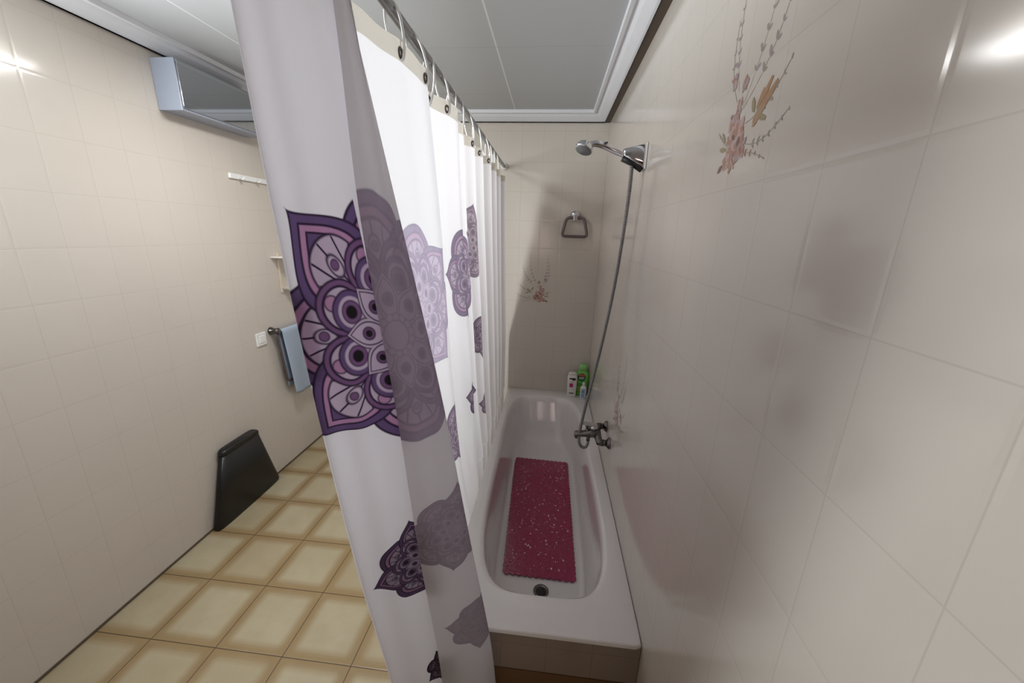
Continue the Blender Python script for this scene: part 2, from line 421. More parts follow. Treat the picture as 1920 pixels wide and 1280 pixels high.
bm = bm_new(); box(bm, -0.65, -0.62, 0.05, L-0.002, 0.0, 0.444); obj('side_panel', bm, M_side, tub)
DR = Vector((-0.319, 0.478, 0.103))
bm = bm_new(); lathe(bm, [(0.036, -0.004), (0.036, 0.001), (0.031, 0.003), (0.027, 0.0015), (0.024, -0.002)], DR); dn = obj('drain', bm, M_dchrome, tub)
bm = bm_new(); lathe(bm, [(0.0235, -0.003), (0.0235, -0.001), (0.018, 0.0005), (0.012, -0.001), (0.011, 0.004), (0.0, 0.0045)], DR); obj('drain_plug', bm, mat('dark_rubber', (34, 30, 28), 0.5), dn)

# bath mat: scalloped sheet with bubbles
M_mat = mat('crimson_vinyl', (158, 38, 84), 0.16, coat=0.5, var=0.06)
mp = [Vector((-0.503, 0.553, 0)), Vector((-0.159, 0.546, 0)), Vector((-0.163, 1.547, 0)), Vector((-0.534, 1.562, 0))]
def matpt(u, v):
    return mp[0]*(1-u)*(1-v) + mp[1]*u*(1-v) + mp[2]*u*v + mp[3]*(1-u)*v
bm = bm_new()
edge = []
NS, NLn = 12, 32
def scal(t, n): return 0.009 * abs(math.sin(PI*t*n))
per = []
for k in range(NS*8): t = k/(NS*8); per.append((t, -scal(t, NS)/1.0))
for k in range(NLn*8): t = k/(NLn*8); per.append((1 + scal(t, NLn)/0.35, t))
for k in range(NS*8): t = k/(NS*8); per.append((1-t, 1 + scal(t, NS)/1.0))
for k in range(NLn*8): t = k/(NLn*8); per.append((-scal(t, NLn)/0.35, 1-t))
ZM = 0.1065
top = [bm.verts.new(matpt(u, v) + Vector((0,0,ZM+0.004))) for u, v in per]
bot = [bm.verts.new(matpt(u, v) + Vector((0,0,ZM))) for u, v in per]
bm.faces.new(top); bm.faces.new(bot[::-1])
for k in range(len(per)):
    f = bm.faces.new((top[k], bot[k], bot[(k+1) % len(per)], top[(k+1) % len(per)]))
rnd = random.Random(11)
def dome(bm, c, r, h, mi=0, n=8, ex=1.0, an=0.0):
    prev = None
    for j in range(3):
        t = j/3*PI/2
        rg = [bm.verts.new(c + Vector((math.cos(2*PI*k/n+an)*r*math.cos(t), math.sin(2*PI*k/n+an)*r*math.cos(t)*ex, h*math.sin(t)))) for k in range(n)]
        if prev:
            for k in range(n):
                f = bm.faces.new((prev[k], prev[(k+1)%n], rg[(k+1)%n], rg[k])); f.smooth = True; f.material_index = mi
        prev = rg
    tp = bm.verts.new(c + Vector((0,0,h)))
    for k in range(n):
        f = bm.faces.new((prev[k], prev[(k+1)%n], tp)); f.smooth = True; f.material_index = mi
for i in range(27):
    for j in range(76):
        if rnd.random() < 0.04: continue
        u = (i + 0.5 + rnd.uniform(-.2,.2) + 0.5*(j % 2))/27.6; v = (j + 0.5 + rnd.uniform(-.2,.2))/76
        dome(bm, matpt(u, v) + Vector((0,0,ZM+0.0036)), rnd.uniform(0.0035, 0.0062), rnd.uniform(0.0018, 0.0035), 0, 7, rnd.uniform(0.8, 1.2))
# small pale pink domes scattered over the sheet
for k in range(250):
    u, v = rnd.uniform(0.04, 0.96), rnd.uniform(0.03, 0.97)
    r = rnd.choice((0.0016, 0.0020, 0.0026, 0.0034, 0.0046))
    dome(bm, matpt(u, v) + Vector((0,0,ZM+0.0062)), r, 0.0012, 1, 6, rnd.uniform(0.8, 1.8), rnd.uniform(0, 3))
tag(obj('bath_mat', bm, [M_mat, mat('pale_pink_speck', (238, 190, 206), 0.3)]), 'crimson scalloped non-slip bath mat with pale specks inside the tub', 'bath mat')

# ------------------------------------------------------------ curtain rod and rings
RA, RB = Vector((-0.672, -1.15, 2.095)), Vector((-0.732, L-0.001, 2.182))
def rod_at(y):
    t = (y - RA.y)/(RB.y - RA.y); return RA.lerp(RB, t)
rod = thing('curtain_rod', 'thin grey metal curtain rod running to the far wall', 'curtain rod', tuple(RB))
bm = bm_new(); tube(bm, [RA, (RA+RB)/2, RB], 0.0115, 14); obj('rod', bm, mat('grey_metal', (150, 150, 152), 0.35, 0.8), rod)
bm = bm_new(); lathe(bm, [(0.026, 0), (0.026, 0.006), (0.016, 0.012), (0.013, 0.02)], RB + Vector((0, 0, 0)), (0, -1, 0)); obj('wall_flange', bm, M_white, rod)
# hanger from the ceiling behind the camera's edge of view
bm = bm_new(); tube(bm, [RA + Vector((0, 0.05, 0)), (RA.x, RA.y+0.05, ZC)], 0.006, 10); obj('ceiling_hanger', bm, M_white, rod)

# ------------------------------------------------------------ shower curtain
ZL = np.array([2.06, 1.75, 1.35, 0.90, 0.46, 0.10])
K_E = np.array([(-0.667,-0.34),(-0.633,-0.265),(-0.594,-0.155),(-0.540,-0.090),(-0.479,-0.050),(-0.445,-0.045)])
K_L = np.array([(-0.733,-0.47),(-0.744,-0.424),(-0.763,-0.341),(-0.761,-0.265),(-0.738,-0.199),(-0.715,-0.17)])
K_1 = np.array([(-0.66,0.029),(-0.66,0.119),(-0.66,0.203),(-0.663,0.337),(-0.680,0.562),(-0.680,0.66)])
K_2 = np.array([(-0.652,0.322),(-0.652,0.371),(-0.652,0.477),(-0.656,0.596),(-0.678,0.80),(-0.680,0.87)])
FF = np.array([0.83, 0.61, 0.55, 0.49, 0.45, 0.40])
def herm(z, arr):
    zz = ZL[::-1]; aa = arr[::-1]
    i = int(np.clip(np.searchsorted(zz, z) - 1, 0, len(zz)-2))
    d = [(aa[min(k+1, len(zz)-1)] - aa[max(k-1, 0)]) / (zz[min(k+1, len(zz)-1)] - zz[max(k-1, 0)]) for k in (i, i+1)]
    h = zz[i+1]-zz[i]; t = (z-zz[i])/h
    return (2*t**3-3*t**2+1)*aa[i] + (t**3-2*t**2+t)*h*d[0] + (-2*t**3+3*t**2)*aa[i+1] + (t**3-t**2)*h*d[1]
CAMXY = np.array((-0.3556, -0.9534))
NKEYS = None
SEG = {}
def keys_at(z):
    E, Lk, A1, A2 = herm(z, K_E), herm(z, K_L), herm(z, K_1), herm(z, K_2)
    ff = float(herm(z, FF))
    d = E - Lk; wd = np.linalg.norm(d); d = d/wd
    nrm = np.array((d[1], -d[0]))
    if np.dot(nrm, CAMXY - (E+Lk)/2) < 0: nrm = -nrm
    tz = (2.06 - z)/2.0
    K = []; names = []
    def add(p, nm): K.append(np.array(p, float)); names.append(nm)
    # B : free flap from the hem F to the fold E (in front)
    add(Lk + d*wd*ff + nrm*0.012, 'F')
    for q, o in ((0.25, 0.020), (0.5, 0.013), (0.72, 0.021)):
        add(Lk + d*wd*(ff + (1-ff)*q) + nrm*(o + 0.004), 'B')
    add(E - d*0.012 + nrm*0.012, 'B')
    add(E + nrm*0.004, 'E'); add(E - nrm*0.004, 'E')
    add(E - d*0.014 - nrm*0.008, 'Z')
    # A : outer face shown, E to L
    for q, o in ((0.84, -0.010), (0.70, 0.000), (0.54, -0.007), (0.38, -0.008), (0.26, 0.004), (0.13, -0.006)):
        add(Lk + d*wd*q + nrm*o, 'A' if q < 0.6 else 'Z')
    add(Lk + nrm*0.0, 'L'); add(Lk - d*0.004 - nrm*0.008, 'L')
    # back to the run along the tub
    add(Lk + d*0.05 - nrm*0.03, 'H')
    x0 = -0.735 if z > 0.6 else -0.740
    add((x0, min(A1[1]-0.16, E[1] + 0.02) if True else 0, ), 'H')
    s = A1[1] - 0.0
    ys = max(E[1] + 0.03, Lk[1] + 0.22); span = A1[1] - ys
    add((-0.722, ys), 'C'); add((-0.690, ys + span*0.22), 'C'); add((-0.676, ys + span*0.55), 'C'); add((-0.664, ys+span*0.85), 'C')
    add((A1[0], A1[1]), 'C'); add((A1[0]-0.012, A1[1] + 0.008), 'C')
    add((-0.712, A1[1] + 0.012), 'D'); 
    sp2 = A2[1] - A1[1]
    add((-0.722, A1[1] + sp2*0.25), 'D'); add((-0.694, A1[1] + sp2*0.5), 'D'); add((-0.690, A1[1] + sp2*0.72), 'D')
    add((A2[0], A2[1]), 'D'); add((A2[0]-0.012, A2[1]+0.008), 'D')
    yend = 1.72 + 0.29*min(1, tz*1.8)
    y = A2[1] + 0.015; rem = yend - y; nf = 7
    for k in range(nf):
        am = 0.5 + 0.5*math.sin(k*2.1+1)
        vx, cx_ = -0.722 - 0.004*am, -0.680 + 0.006*am - (0.006 if z < 0.5 else 0)
        if z < 0.5: cx_ = min(cx_, -0.679)
        add((vx, y + rem*(k + 0.05)/nf), 'G'); add((vx+0.004, y + rem*(k + 0.40)/nf), 'G')
        add((cx_, y + rem*(k + 0.60)/nf), 'G'); add((cx_ - 0.004, y + rem*(k + 0.85)/nf), 'G')
    add((-0.700, yend), 'G')
    return np.array(K), names
def build_curtain():
    IT = 3
    Kr, names = keys_at(1.2)
    nk = len(Kr)
    def fine(z):
        K, _ = keys_at(z); return chaikin(K, IT)
    P0 = fine(1.2)
    seg_idx = np.array([float(v) for v in chaikin(np.array([[i, 0.0] for i in range(nk)], float), IT)[:, 0]])
    al = np.concatenate([[0], np.cumsum(np.linalg.norm(np.diff(P0, axis=0), axis=1))])
    step = 0.006; nu = int(al[-1]/step) + 1
    us = np.linspace(0, al[-1], nu)
    fi = np.interp(us, al, np.arange(len(al)))       # fractional fine index, same for every z
    keyf = np.interp(us, al, seg_idx)
    zs = np.linspace(2.072, 0.10, 262)
    G = np.zeros((len(zs), nu, 3))
    rs_ = np.random.RandomState(5)
    for r, z in enumerate(zs):
        P = fine(float(min(z, 2.06)))
        for c in (0, 1): G[r, :, c] = np.interp(fi, np.arange(len(P)), P[:, c])
        G[r, :, 2] = z
        # soft sag of the top hem between the rings
        if z > 1.97: G[r, :, 2] -= (z-1.97)/0.10*0.008*(0.5 + 0.5*np.cos(us*2*PI/0.19))
    # fine wrinkles: smooth, mostly vertical
    for r, z in enumerate(zs):
        wv = 0.0022*np.sin(us*31 + 1.3*np.sin(z*2.0)) + 0.0015*np.sin(us*57 + z*1.7)
        T = np.gradient(G[r, :, :2], axis=0); T /= (np.linalg.norm(T, axis=1)[:, None] + 1e-9)
        msk = np.clip((z-0.2)/0.3, 0.3, 1)
        G[r, :, 0] += -T[:, 1]*wv*msk*0.9; G[r, :, 1] += T[:, 0]*wv*msk*0.9
    kid = {n: i for i, n in enumerate(names)}
    return G, us, keyf, zs, names
G, US, KEYF, ZS, NAMES = build_curtain()
nm_at = [NAMES[int(round(k))] for k in KEYF]
def u_of(letter, frac):
    ii = [i for i, n in enumerate(nm_at) if n == letter or (letter == 'B' and n in 'FB')]
    return US[ii[0]] + (US[ii[-1]] - US[ii[0]])*frac
# mandalas: (layer letters, u centre, z centre, radius, turn, tint rgb, amount)
PURPLE, LIGHT, FADE, DARK, GREY = (0,0,0), (214,206,224), (186,176,192), (36,28,32), (176,168,178)
QG = PI/4
MAND = [
 ('LA', u_of('A', -0.30), 1.515, 0.285, QG - 0.08, PURPLE, 0.0),
 ('FBE', u_of('B', 0.30), 1.515, 0.285, QG - 0.08, FADE, 0.74),
 ('HC', u_of('C', 0.42), 1.515, 0.235, QG + 0.1, LIGHT, 0.55),
 ('LA', u_of('A', 0.05), 0.885, 0.140, 0.2, DARK, 0.55),
 ('FBE', u_of('B', 0.80), 0.965, 0.135, 0.2, GREY, 0.78),
 ('FBE', u_of('B', 1.05), 0.60, 0.105, 0.3, GREY, 0.88),
 ('LA', u_of('A', 0.04), 0.445, 0.080, 0.5, (12,10,12), 0.80),
 ('HC', u_of('C', 0.97), 1.015, 0.16, 0.1, (150,142,150), 0.45),
 ('DG', u_of('D', 0.98)+0.03, 1.555, 0.21, 0.1, (158,150,164), 0.50),
 ('DG', u_of('D', 0.98)+0.33, 1.66, 0.17, 0.3, (158,152,156), 0.50),
 ('DG', u_of('D', 0.98)+0.04, 1.02, 0.13, 0.2, (110,104,112), 0.50),
 ('DG', u_of('D', 0.98)+0.43, 1.22, 0.13, 0.2, (130,124,130), 0.50),
 ('DG', u_of('D', 0.98)+0.45, 0.80, 0.10, 0.2, (130,124,130), 0.50),
]
def mandala_mat():
    mt = bpy.data.materials.new('printed_curtain_cloth'); mt.use_nodes = True; nt = mt.node_tree; X.nt = nt
    out = nt.nodes['Material Output']; nt.nodes.remove(nt.nodes['Principled BSDF'])
    uv = nt.nodes.new('ShaderNodeUVMap'); uv.uv_map = 'motif'; sp = nt.nodes.new('ShaderNodeSeparateXYZ'); nt.links.new(uv.outputs[0], sp.inputs[0])
    x, y = X(sp.outputs[0]), X(sp.outputs[1])
    r = (x*x + y*y).sqrt(); th = X.op('ARCTAN2', y, x)
    def fold(n, off=0.0):     # petal-local coordinates: X radial, Y lateral (>=0)
        k = 2*PI/n
        f = X.op('FRACT', (th + (off + k/2 + 10*k)) / k) * k - k/2
        return r*X.op('COSINE', f), (r*X.op('SINE', f)).abs(), r*X.op('SINE', f)
    W_ = s2l((186,176,190)); OUT = s2l((44,28,56)); DP = s2l((98,76,118)); MP = s2l((118,84,124)); PK = s2l((178,132,168)); PL = s2l((190,172,192)); BK = s2l((22,18,24)); CLOTH = s2l((234,232,236))
    state = [CLOTH]; inside = [None]
    def put(mask, c): state[0] = mixc(nt, mask, state[0], c)
    def line(f, w=0.012): return f.abs().lt(w, 0.010)
    def ell(Xl, Y, cx, a, b):
        u_ = (Xl - cx)/a; v_ = Y/b
        return ((u_*u_ + v_*v_).sqrt() - 1.0) * min(a, b)      # ~ signed distance
    def petal(n, off, cx, a, b, tip):
        Xl, Y, Ys = fold(n, off)
        if tip:
            t = X.op('MULTIPLY_ADD', Xl - cx, 1.0/tip, 0.0, clamp=True)
            wt = ((1.0 - t)**1.5) * (t*1.5 + 1.0)
            tb = X.op('MULTIPLY_ADD', cx - Xl, 1.0/a, 0.0, clamp=True)
            wb = (1.0 - tb*tb).sqrt()
            g = Y - wt*wb*b
            over = (Xl - (cx + tip)).maxi((cx - a) - Xl)
            g = g.maxi(over)
        else: g = ell(Xl, Y, cx, a, b)
        put(g.lt(0.0), OUT); inside.append(g)
        put(g.lt(-0.018), DP); put(line(g + 0.085), OUT)
        put(g.lt(-0.092), PK); put(line(g + 0.150), OUT); put(g.lt(-0.156), DP)
        # fan
        e = ell(Xl, Y, cx - 0.02, a*0.62, b*0.62)
        put(e.lt(0.0), OUT); put(e.lt(-0.014), PL)
        al = X.op('ARCTAN2', Ys, Xl - (cx - a*0.75))
        ray = X.op('FRACT', al*3.6 + 10.5); ray = ((ray - 0.5).abs()*(Xl - (cx - a*0.75))*0.30)
        put(ray.lt(0.007, 0.006) * e.lt(-0.014), OUT)
        e2 = ell(Xl, Y, cx + 0.02, 0.085, 0.055)
        put(e2.lt(0.0), OUT); put(e2.lt(-0.012), PL)
        e3 = ell(Xl, Y, cx + 0.03, 0.036, 0.036)
        put(e3.lt(0.0), OUT); put(e3.lt(-0.008), MP)
    petal(4, PI/4, 0.56, 0.34, 0.36, None)
    petal(4, 0.0, 0.60, 0.36, 0.33, 0.42)
    # ring of scallops
    Xl, Y, _ = fold(8, PI/8)
    e = ell(Xl, Y, 0.47, 0.19, 0.19); inside.append(e); put(e.lt(0.0), OUT); put(e.lt(-0.014), MP); put(e.lt(-0.05), PL); put(line(e + 0.05, 0.008), OUT)
    e = ell(Xl, Y, 0.555, 0.055, 0.055); put(e.lt(0.0), OUT); put(e.lt(-0.010), PK)
    e = ell(Xl, Y, 0.40, 0.15, 0.15); put(e.lt(0.0), OUT); put(e.lt(-0.012), DP); put(e.lt(-0.045), PL); put(e.lt(-0.070), OUT); put(e.lt(-0.078), MP); put(e.lt(-0.105), BK)
    # pointed inner petals
    Xl, Y, _ = fold(8, 0.0)
    t = X.op('MULTIPLY_ADD', Xl - 0.26, 1.0/0.19, 0.0, clamp=True); tb = X.op('MULTIPLY_ADD', 0.26 - Xl, 1.0/0.14, 0.0, clamp=True)
    g = Y - ((1.0 - t)**1.4) * (t*1.4 + 1.0) * (1.0 - tb*tb).sqrt() * 0.115
    g = g.maxi(Xl - 0.45).maxi(0.12 - Xl)
    put(g.lt(0.0), OUT); put(g.lt(-0.010), PL); put(line(g + 0.032, 0.005), OUT)
    e = ell(Xl, Y, 0.26, 0.05, 0.05); put(e.lt(0.0), OUT); put(e.lt(-0.01), MP); put(e.lt(-0.024), BK)
    Xl, Y, _ = fold(14, 0.1)
    e = ell(Xl, Y, 0.135, 0.032, 0.032); put(e.lt(0.0), OUT); put(e.lt(-0.007), PL)
    put(r.lt(0.115), OUT); put(r.lt(0.106), PL)
    ins = (r - 0.35).mini(inside[1])
    for q in inside[2:]: ins = ins.mini(q)
    body = ins.lt(0.004) * r.lt(1.05)
    at = nt.nodes.new('ShaderNodeVertexColor'); at.layer_name = 'ink'
    tint, amt = at.outputs['Color'], X(at.outputs['Alpha'])
    nz = nt.nodes.new('ShaderNodeTexNoise'); nz.inputs['Scale'].default_value = 30; nz.inputs['Detail'].default_value = 3; nt.links.new(uv.outputs[0], nz.inputs['Vector'])
    nz.inputs['Scale'].default_value = 9
    wash = X.op('MULTIPLY_ADD', X(nz.outputs['Fac']) - 0.5, 0.35, 0.0) * amt + amt
    inked = mixc(nt, X.op('MINIMUM', wash, 0.97), state[0], tint)
    colr = mixc(nt, body, CLOTH, inked)
    hm = nt.nodes.new('ShaderNodeUVMap'); hm.uv_map = 'cloth'
    nb = nt.nodes.new('ShaderNodeTexWave'); nb.inputs['Scale'].default_value = 300; nb.inputs['Distortion'].default_value = 0
    nt.links.new(hm.outputs[0], nb.inputs['Vector'])
    bp = nt.nodes.new('ShaderNodeBump'); bp.inputs['Strength'].default_value = 0.04; bp.inputs['Distance'].default_value = 0.0005; nt.links.new(nb.outputs['Fac'], bp.inputs['Height'])
    df = nt.nodes.new('ShaderNodeBsdfDiffuse'); tl = nt.nodes.new('ShaderNodeBsdfTranslucent'); gl = nt.nodes.new('ShaderNodeBsdfGlossy'); gl.inputs['Roughness'].default_value = 0.45
    nt.links.new(colr, df.inputs[0]); nt.links.new(colr, tl.inputs[0])
    for q in (df, tl, gl): nt.links.new(bp.outputs[0], q.inputs['Normal'])
    m1 = nt.nodes.new('ShaderNodeMixShader'); m1.inputs[0].default_value = 0.51; nt.links.new(df.outputs[0], m1.inputs[1]); nt.links.new(tl.outputs[0], m1.inputs[2])
    m2 = nt.nodes.new('ShaderNodeMixShader'); m2.inputs[0].default_value = 0.03; nt.links.new(m1.outputs[0], m2.inputs[1]); nt.links.new(gl.outputs[0], m2.inputs[2])
    nt.links.new(m2.outputs[0], out.inputs[0])
    return mt
M_cloth = mandala_mat()
curt = thing('shower_curtain', 'white shower curtain printed with purple mandalas hanging beside the tub', 'shower curtain', (-0.69, 0.3, 0.1))
def grid_obj(name, rows, mt, parent, motif):
    R_, C_ = len(rows), G.shape[1]
    V = G[rows].reshape(-1, 3)
    idx = np.arange(R_*C_).reshape(R_, C_)
    F = np.stack([idx[:-1, :-1], idx[:-1, 1:], idx[1:, 1:], idx[1:, :-1]], -1).reshape(-1, 4)
    me = bpy.data.meshes.new(name)
    me.vertices.add(len(V)); me.vertices.foreach_set('co', V.astype(np.float32).ravel())
    me.loops.add(F.size); me.loops.foreach_set('vertex_index', F.astype(np.int32).ravel())
    me.polygons.add(len(F)); me.polygons.foreach_set('loop_start', np.arange(0, F.size, 4, dtype=np.int32)); me.polygons.foreach_set('loop_total', np.full(len(F), 4, dtype=np.int32))
    me.update(calc_edges=True); me.validate()
    me.polygons.foreach_set('use_smooth', np.ones(len(F), dtype=bool))
    if motif:
        me.uv_layers.new(name='motif'); me.uv_layers.new(name='cloth'); ca = me.color_attributes.new('ink', 'FLOAT_COLOR', 'CORNER')
        cols_ = np.tile(np.arange(C_-1), R_-1)
        rws = np.repeat(np.arange(R_-1), C_-1)
        cu = US[:C_]; zrow = ZS[rows]
        # loop corners
        lc = np.stack([cols_, cols_+1, cols_+1, cols_], -1).reshape(-1); lr = np.stack([rws, rws, rws+1, rws+1], -1).reshape(-1)
        uu, zz = cu[lc], zrow[lr]
        fu = (cu[cols_] + cu[cols_+1])/2; fz = (zrow[rws] + zrow[rws+1])/2
        lay = np.array(nm_at)[cols_]
        best = np.full(len(fu), 1e9); bi = np.zeros(len(fu), int)
        for k, (let, uc, zc, R__, tn, ti, am) in enumerate(MAND):
            ok = np.isin(lay, list(let))
            d = np.hypot(fu-uc, fz-zc)/R__; d[~ok] = 1e9
            s_ = d < best; best[s_] = d[s_]; bi[s_] = k
        MU = np.array([[q[1], q[2], q[3], q[4]] for q in MAND]); TI = np.array([list(s2l(q[5])) + [q[6]] for q in MAND])
        b4 = np.repeat(bi, 4); far_ = np.repeat(best > 1.4, 4)
        lx = (uu - MU[b4, 0])/MU[b4, 2]; ly = (zz - MU[b4, 1])/MU[b4, 2]
        c, s = np.cos(MU[b4, 3]), np.sin(MU[b4, 3])
        ux, uy = lx*c - ly*s, lx*s + ly*c
        ux[far_] = 5; uy[far_] = 5
        uvm, uvc, ca = me.uv_layers['motif'], me.uv_layers['cloth'], me.color_attributes['ink']
        uvm.data.foreach_set('uv', np.stack([ux, uy], -1).astype(np.float32).ravel())
        uvc.data.foreach_set('uv', np.stack([uu, zz], -1).astype(np.float32).ravel())
        ca.data.foreach_set('color', TI[b4].astype(np.float32).ravel())
    me.materials.append(mt)
    o = bpy.data.objects.new(name, me); col.objects.link(o)
    o.parent = parent; o.matrix_parent_inverse = Matrix.Translation(parent.location).inverted()
    return o
top_rows = np.where(ZS >= 2.034)[0]; low_rows = np.where(ZS <= ZS[top_rows[-1]] + 1e-9)[0]
cloth = grid_obj('cloth', low_rows, M_cloth, curt, True)
M_hem = bpy.data.materials.new('header_tape'); M_hem.use_nodes = True
hb = M_hem.node_tree.nodes['Principled BSDF']; hb.inputs['Roughness'].default_value = 0.7
_n = M_hem.node_tree.nodes.new('ShaderNodeTexNoise'); _n.inputs['Scale'].default_value = 60
_m = M_hem.node_tree.nodes.new('ShaderNodeMix'); _m.data_type = 'RGBA'; _m.inputs[6].default_value = s2l((205,198,188))+(1,); _m.inputs[7].default_value = s2l((216,210,201))+(1,)
M_hem.node_tree.links.new(_n.outputs['Fac'], _m.inputs[0]); M_hem.node_tree.links.new(_m.outputs[2], hb.inputs['Base Color'])
_t = M_hem.node_tree.nodes.new('ShaderNodeBsdfTranslucent'); _x = M_hem.node_tree.nodes.new('ShaderNodeMixShader'); _x.inputs[0].default_value = 0.4
M_hem.node_tree.links.new(_m.outputs[2], _t.inputs[0]); M_hem.node_tree.links.new(hb.outputs[0], _x.inputs[1]); M_hem.node_tree.links.new(_t.outputs[0], _x.inputs[2])
M_hem.node_tree.links.new(_x.outputs[0], M_hem.node_tree.nodes['Material Output'].inputs[0])
grid_obj('header_tape', top_rows, M_hem, curt, False)['label'] = 'beige header tape along the top of the curtain'

# rings + eyelets
ring_y = [-0.095, 0.02, 0.16, 0.26, 0.42, 0.53, 0.66, 0.85, 1.05, 1.22, 1.38, 1.52]
crow = int(np.argmin(abs(ZS - 2.050)))
line_ = G[crow]; firstC = next(i for i, n in enumerate(nm_at) if n == 'C')
M_ring = mat('white_ring_plastic', (250, 250, 250), 0.25, coat=0.3)
def ring_mesh(c, e):
    """open oval loop round the rod at c, through the eyelet e"""
    c, e = Vector(c), Vector(e); pts = []
    mid = (c + e)/2; ax = (c - e); hl = ax.length/2 + 0.013; ax.normalize()
    sd = ax.cross(Vector((0, 1, 0))).normalized()
    for k in range(28):
        t = 2*PI*k/28
        pts.append(mid + ax*hl*math.cos(t) + sd*0.0165*math.sin(t) * (1 + 0.15*math.cos(t)) + Vector((0, 0.004*math.sin(t), 0)))
    return pts
RL = ['topmost white curtain ring, largest in view, above the brightest curtain fold', 'white curtain ring above the right corner of the brightest fold', 'white curtain ring through the dark eyelet of the second fold',
      'white curtain ring at the right corner of the second fold', 'white curtain ring where the far gathered folds begin, at the coving tip']
for k, yy in enumerate(ring_y):
    ii = firstC + int(np.argmin(abs(line_[firstC:, 1] - yy)))
    e = Vector(line_[ii]); c = rod_at(e.y)
    bm = bm_new(); tube(bm, ring_mesh(c, e), 0.0029, 8, closed=True)
    lab = RL[k] if k < len(RL) else 'small white curtain ring among the crowded ones close to the far wall'
    tag(obj('curtain_ring', bm, M_ring), lab, 'curtain ring', 'white rings carrying the shower curtain')
    j0, j1 = max(0, ii-1), min(len(line_)-1, ii+1)
    tdir = (Vector(line_[j1]) - Vector(line_[j0])).normalized(); nn = tdir.cross(Vector((0,0,1))).normalized()
    pts = [e + tdir*0.0085*math.cos(2*PI*q/20) + Vector((0,0,0.0085*math.sin(2*PI*q/20))) for q in range(20)]
    bm = bm_new(); tube(bm, pts, 0.0032, 8, closed=True); obj('eyelet', bm, M_dchrome, curt)

# ------------------------------------------------------------ towel ring on the far wall
tr = thing('towel_ring', 'trapezoid towel ring in worn metal, empty, mounted on the far tiled wall', 'towel ring', (-0.197, L, 1.86))
c0 = Vector((-0.197, L, 1.862))
bm = bm_new(); lathe(bm, [(0.032, 0.0005), (0.032, 0.006), (0.027, 0.014), (0.025, 0.040), (0.028, 0.048), (0.024, 0.056), (0, 0.058)], c0, (0, -1, 0), sx=1.15, sy=0.85); mo = obj('wall_mount', bm, M_chrome, tr)
bm = bm_new(); box(bm, -0.213, -0.181, L-0.062, L-0.026, 1.815, 1.862, 0.008); obj('clasp', bm, M_chrome, tr)
def trap_pts(cx, y, zt, zb, wt, wb, r, axis='x'):
    cs = [(-wt, zt), (wt, zt), (wb, zb), (-wb, zb)]; P = []
    for i in range(4):
        a, b_, c = Vector(cs[i-1]), Vector(cs[i]), Vector(cs[(i+1) % 4])
        d0 = (a-b_).normalized(); d1 = (c-b_).normalized()
        s0, s1 = b_ + d0*r, b_ + d1*r
        for k in range(7):
            t = k/6; P.append(s0*(1-t)**2 + b_*2*t*(1-t) + s1*t*t)
    return [Vector((cx + q[0], y, q[1])) if axis == 'x' else Vector((cx, y + q[0], q[1])) for q in P]
M_ringbrown = mat('tarnished_ring', (112, 100, 100), 0.35, 0.55, var=0.1)
bm = bm_new(); tube(bm, trap_pts(-0.195, L-0.042, 1.838, 1.706, 0.064, 0.094, 0.03), 0.0105, 12, closed=True); obj('ring', bm, M_ringbrown, tr)

# ------------------------------------------------------------ shower: bracket, handset, hose
SY = 0.79
br = thing('shower_bracket', 'chrome wedge-shaped shower bracket fixed high on the right wall', 'shower bracket', (0, SY, 2.02))
bm = bm_new(); box(bm, -0.006, -0.0005, SY-0.042, SY+0.042, 1.975, 2.073, 0.004); obj('wall_plate', bm, M_white, br)
bm = bm_new()
def rl(x, cz, hz, hy, n=28, p=4):
    o = []
    for k in range(n):
        t = 2*PI*k/n; c, s = math.cos(t), math.sin(t); r = (abs(c)**p+abs(s)**p)**(-1/p)
        o.append((x, SY + hy*r*c, cz + hz*r*s))
    return o
loops_mesh(bm, [rl(-0.006, 2.025, 0.046, 0.036), rl(-0.012, 2.025, 0.046, 0.036), rl(-0.045, 2.030, 0.034, 0.028), rl(-0.082, 2.034, 0.022, 0.022), rl(-0.088, 2.035, 0.018, 0.018)], True, True)
obj('housing', bm, M_chrome, br)
bm = bm_new(); tube(bm, [(-0.092, SY-0.012, 2.018), (-0.050, SY-0.014, 2.000), (-0.010, SY-0.012, 1.976)], 0.013, 14); obj('black_sleeve', bm, M_black, br)
hs = thing('shower_handset', 'chrome hand shower resting in the wall bracket, round head facing down', 'shower head', (-0.09, SY, 2.03))
hp = [(-0.070, SY-0.010, 2.022), (-0.092, SY-0.006, 2.034), (-0.125, SY, 2.049), (-0.165, SY, 2.066), (-0.200, SY, 2.074), (-0.222, SY, 2.070)]
hpp = chaikin(np.array(hp), 2)
bm = bm_new(); tube(bm, [tuple(q) for q in hpp], 0.01, 16, rfun=lambda t: 0.0095 + 0.003*math.sin(t*PI) + 0.001*t); obj('handle', bm, M_chrome, hs)
hax = Vector((-0.30, -0.30, -0.90)).normalized(); hc = Vector((-0.245, SY, 2.058))
bm = bm_new(); lathe(bm, [(0.004, -0.024), (0.018, -0.021), (0.030, -0.012), (0.037, 0.002), (0.037, 0.010), (0.034, 0.013)], hc, hax, 36); obj('head', bm, M_chrome, hs)
bm = bm_new(); lathe(bm, [(0.033, 0.0125), (0.032, 0.0150), (0.0, 0.0165)], hc, hax, 36)
u_, v_ = frame_of(hax)
for rr_, nn_ in ((0.009, 6), (0.018, 12), (0.027, 18)):
    for k in range(nn_):
        a = 2*PI*k/nn_; p = hc + hax*0.0155 + u_*rr_*math.cos(a) + v_*rr_*math.sin(a)
        lathe(bm, [(0.0014, 0), (0.0012, 0.002), (0, 0.0022)], p, hax, 6)
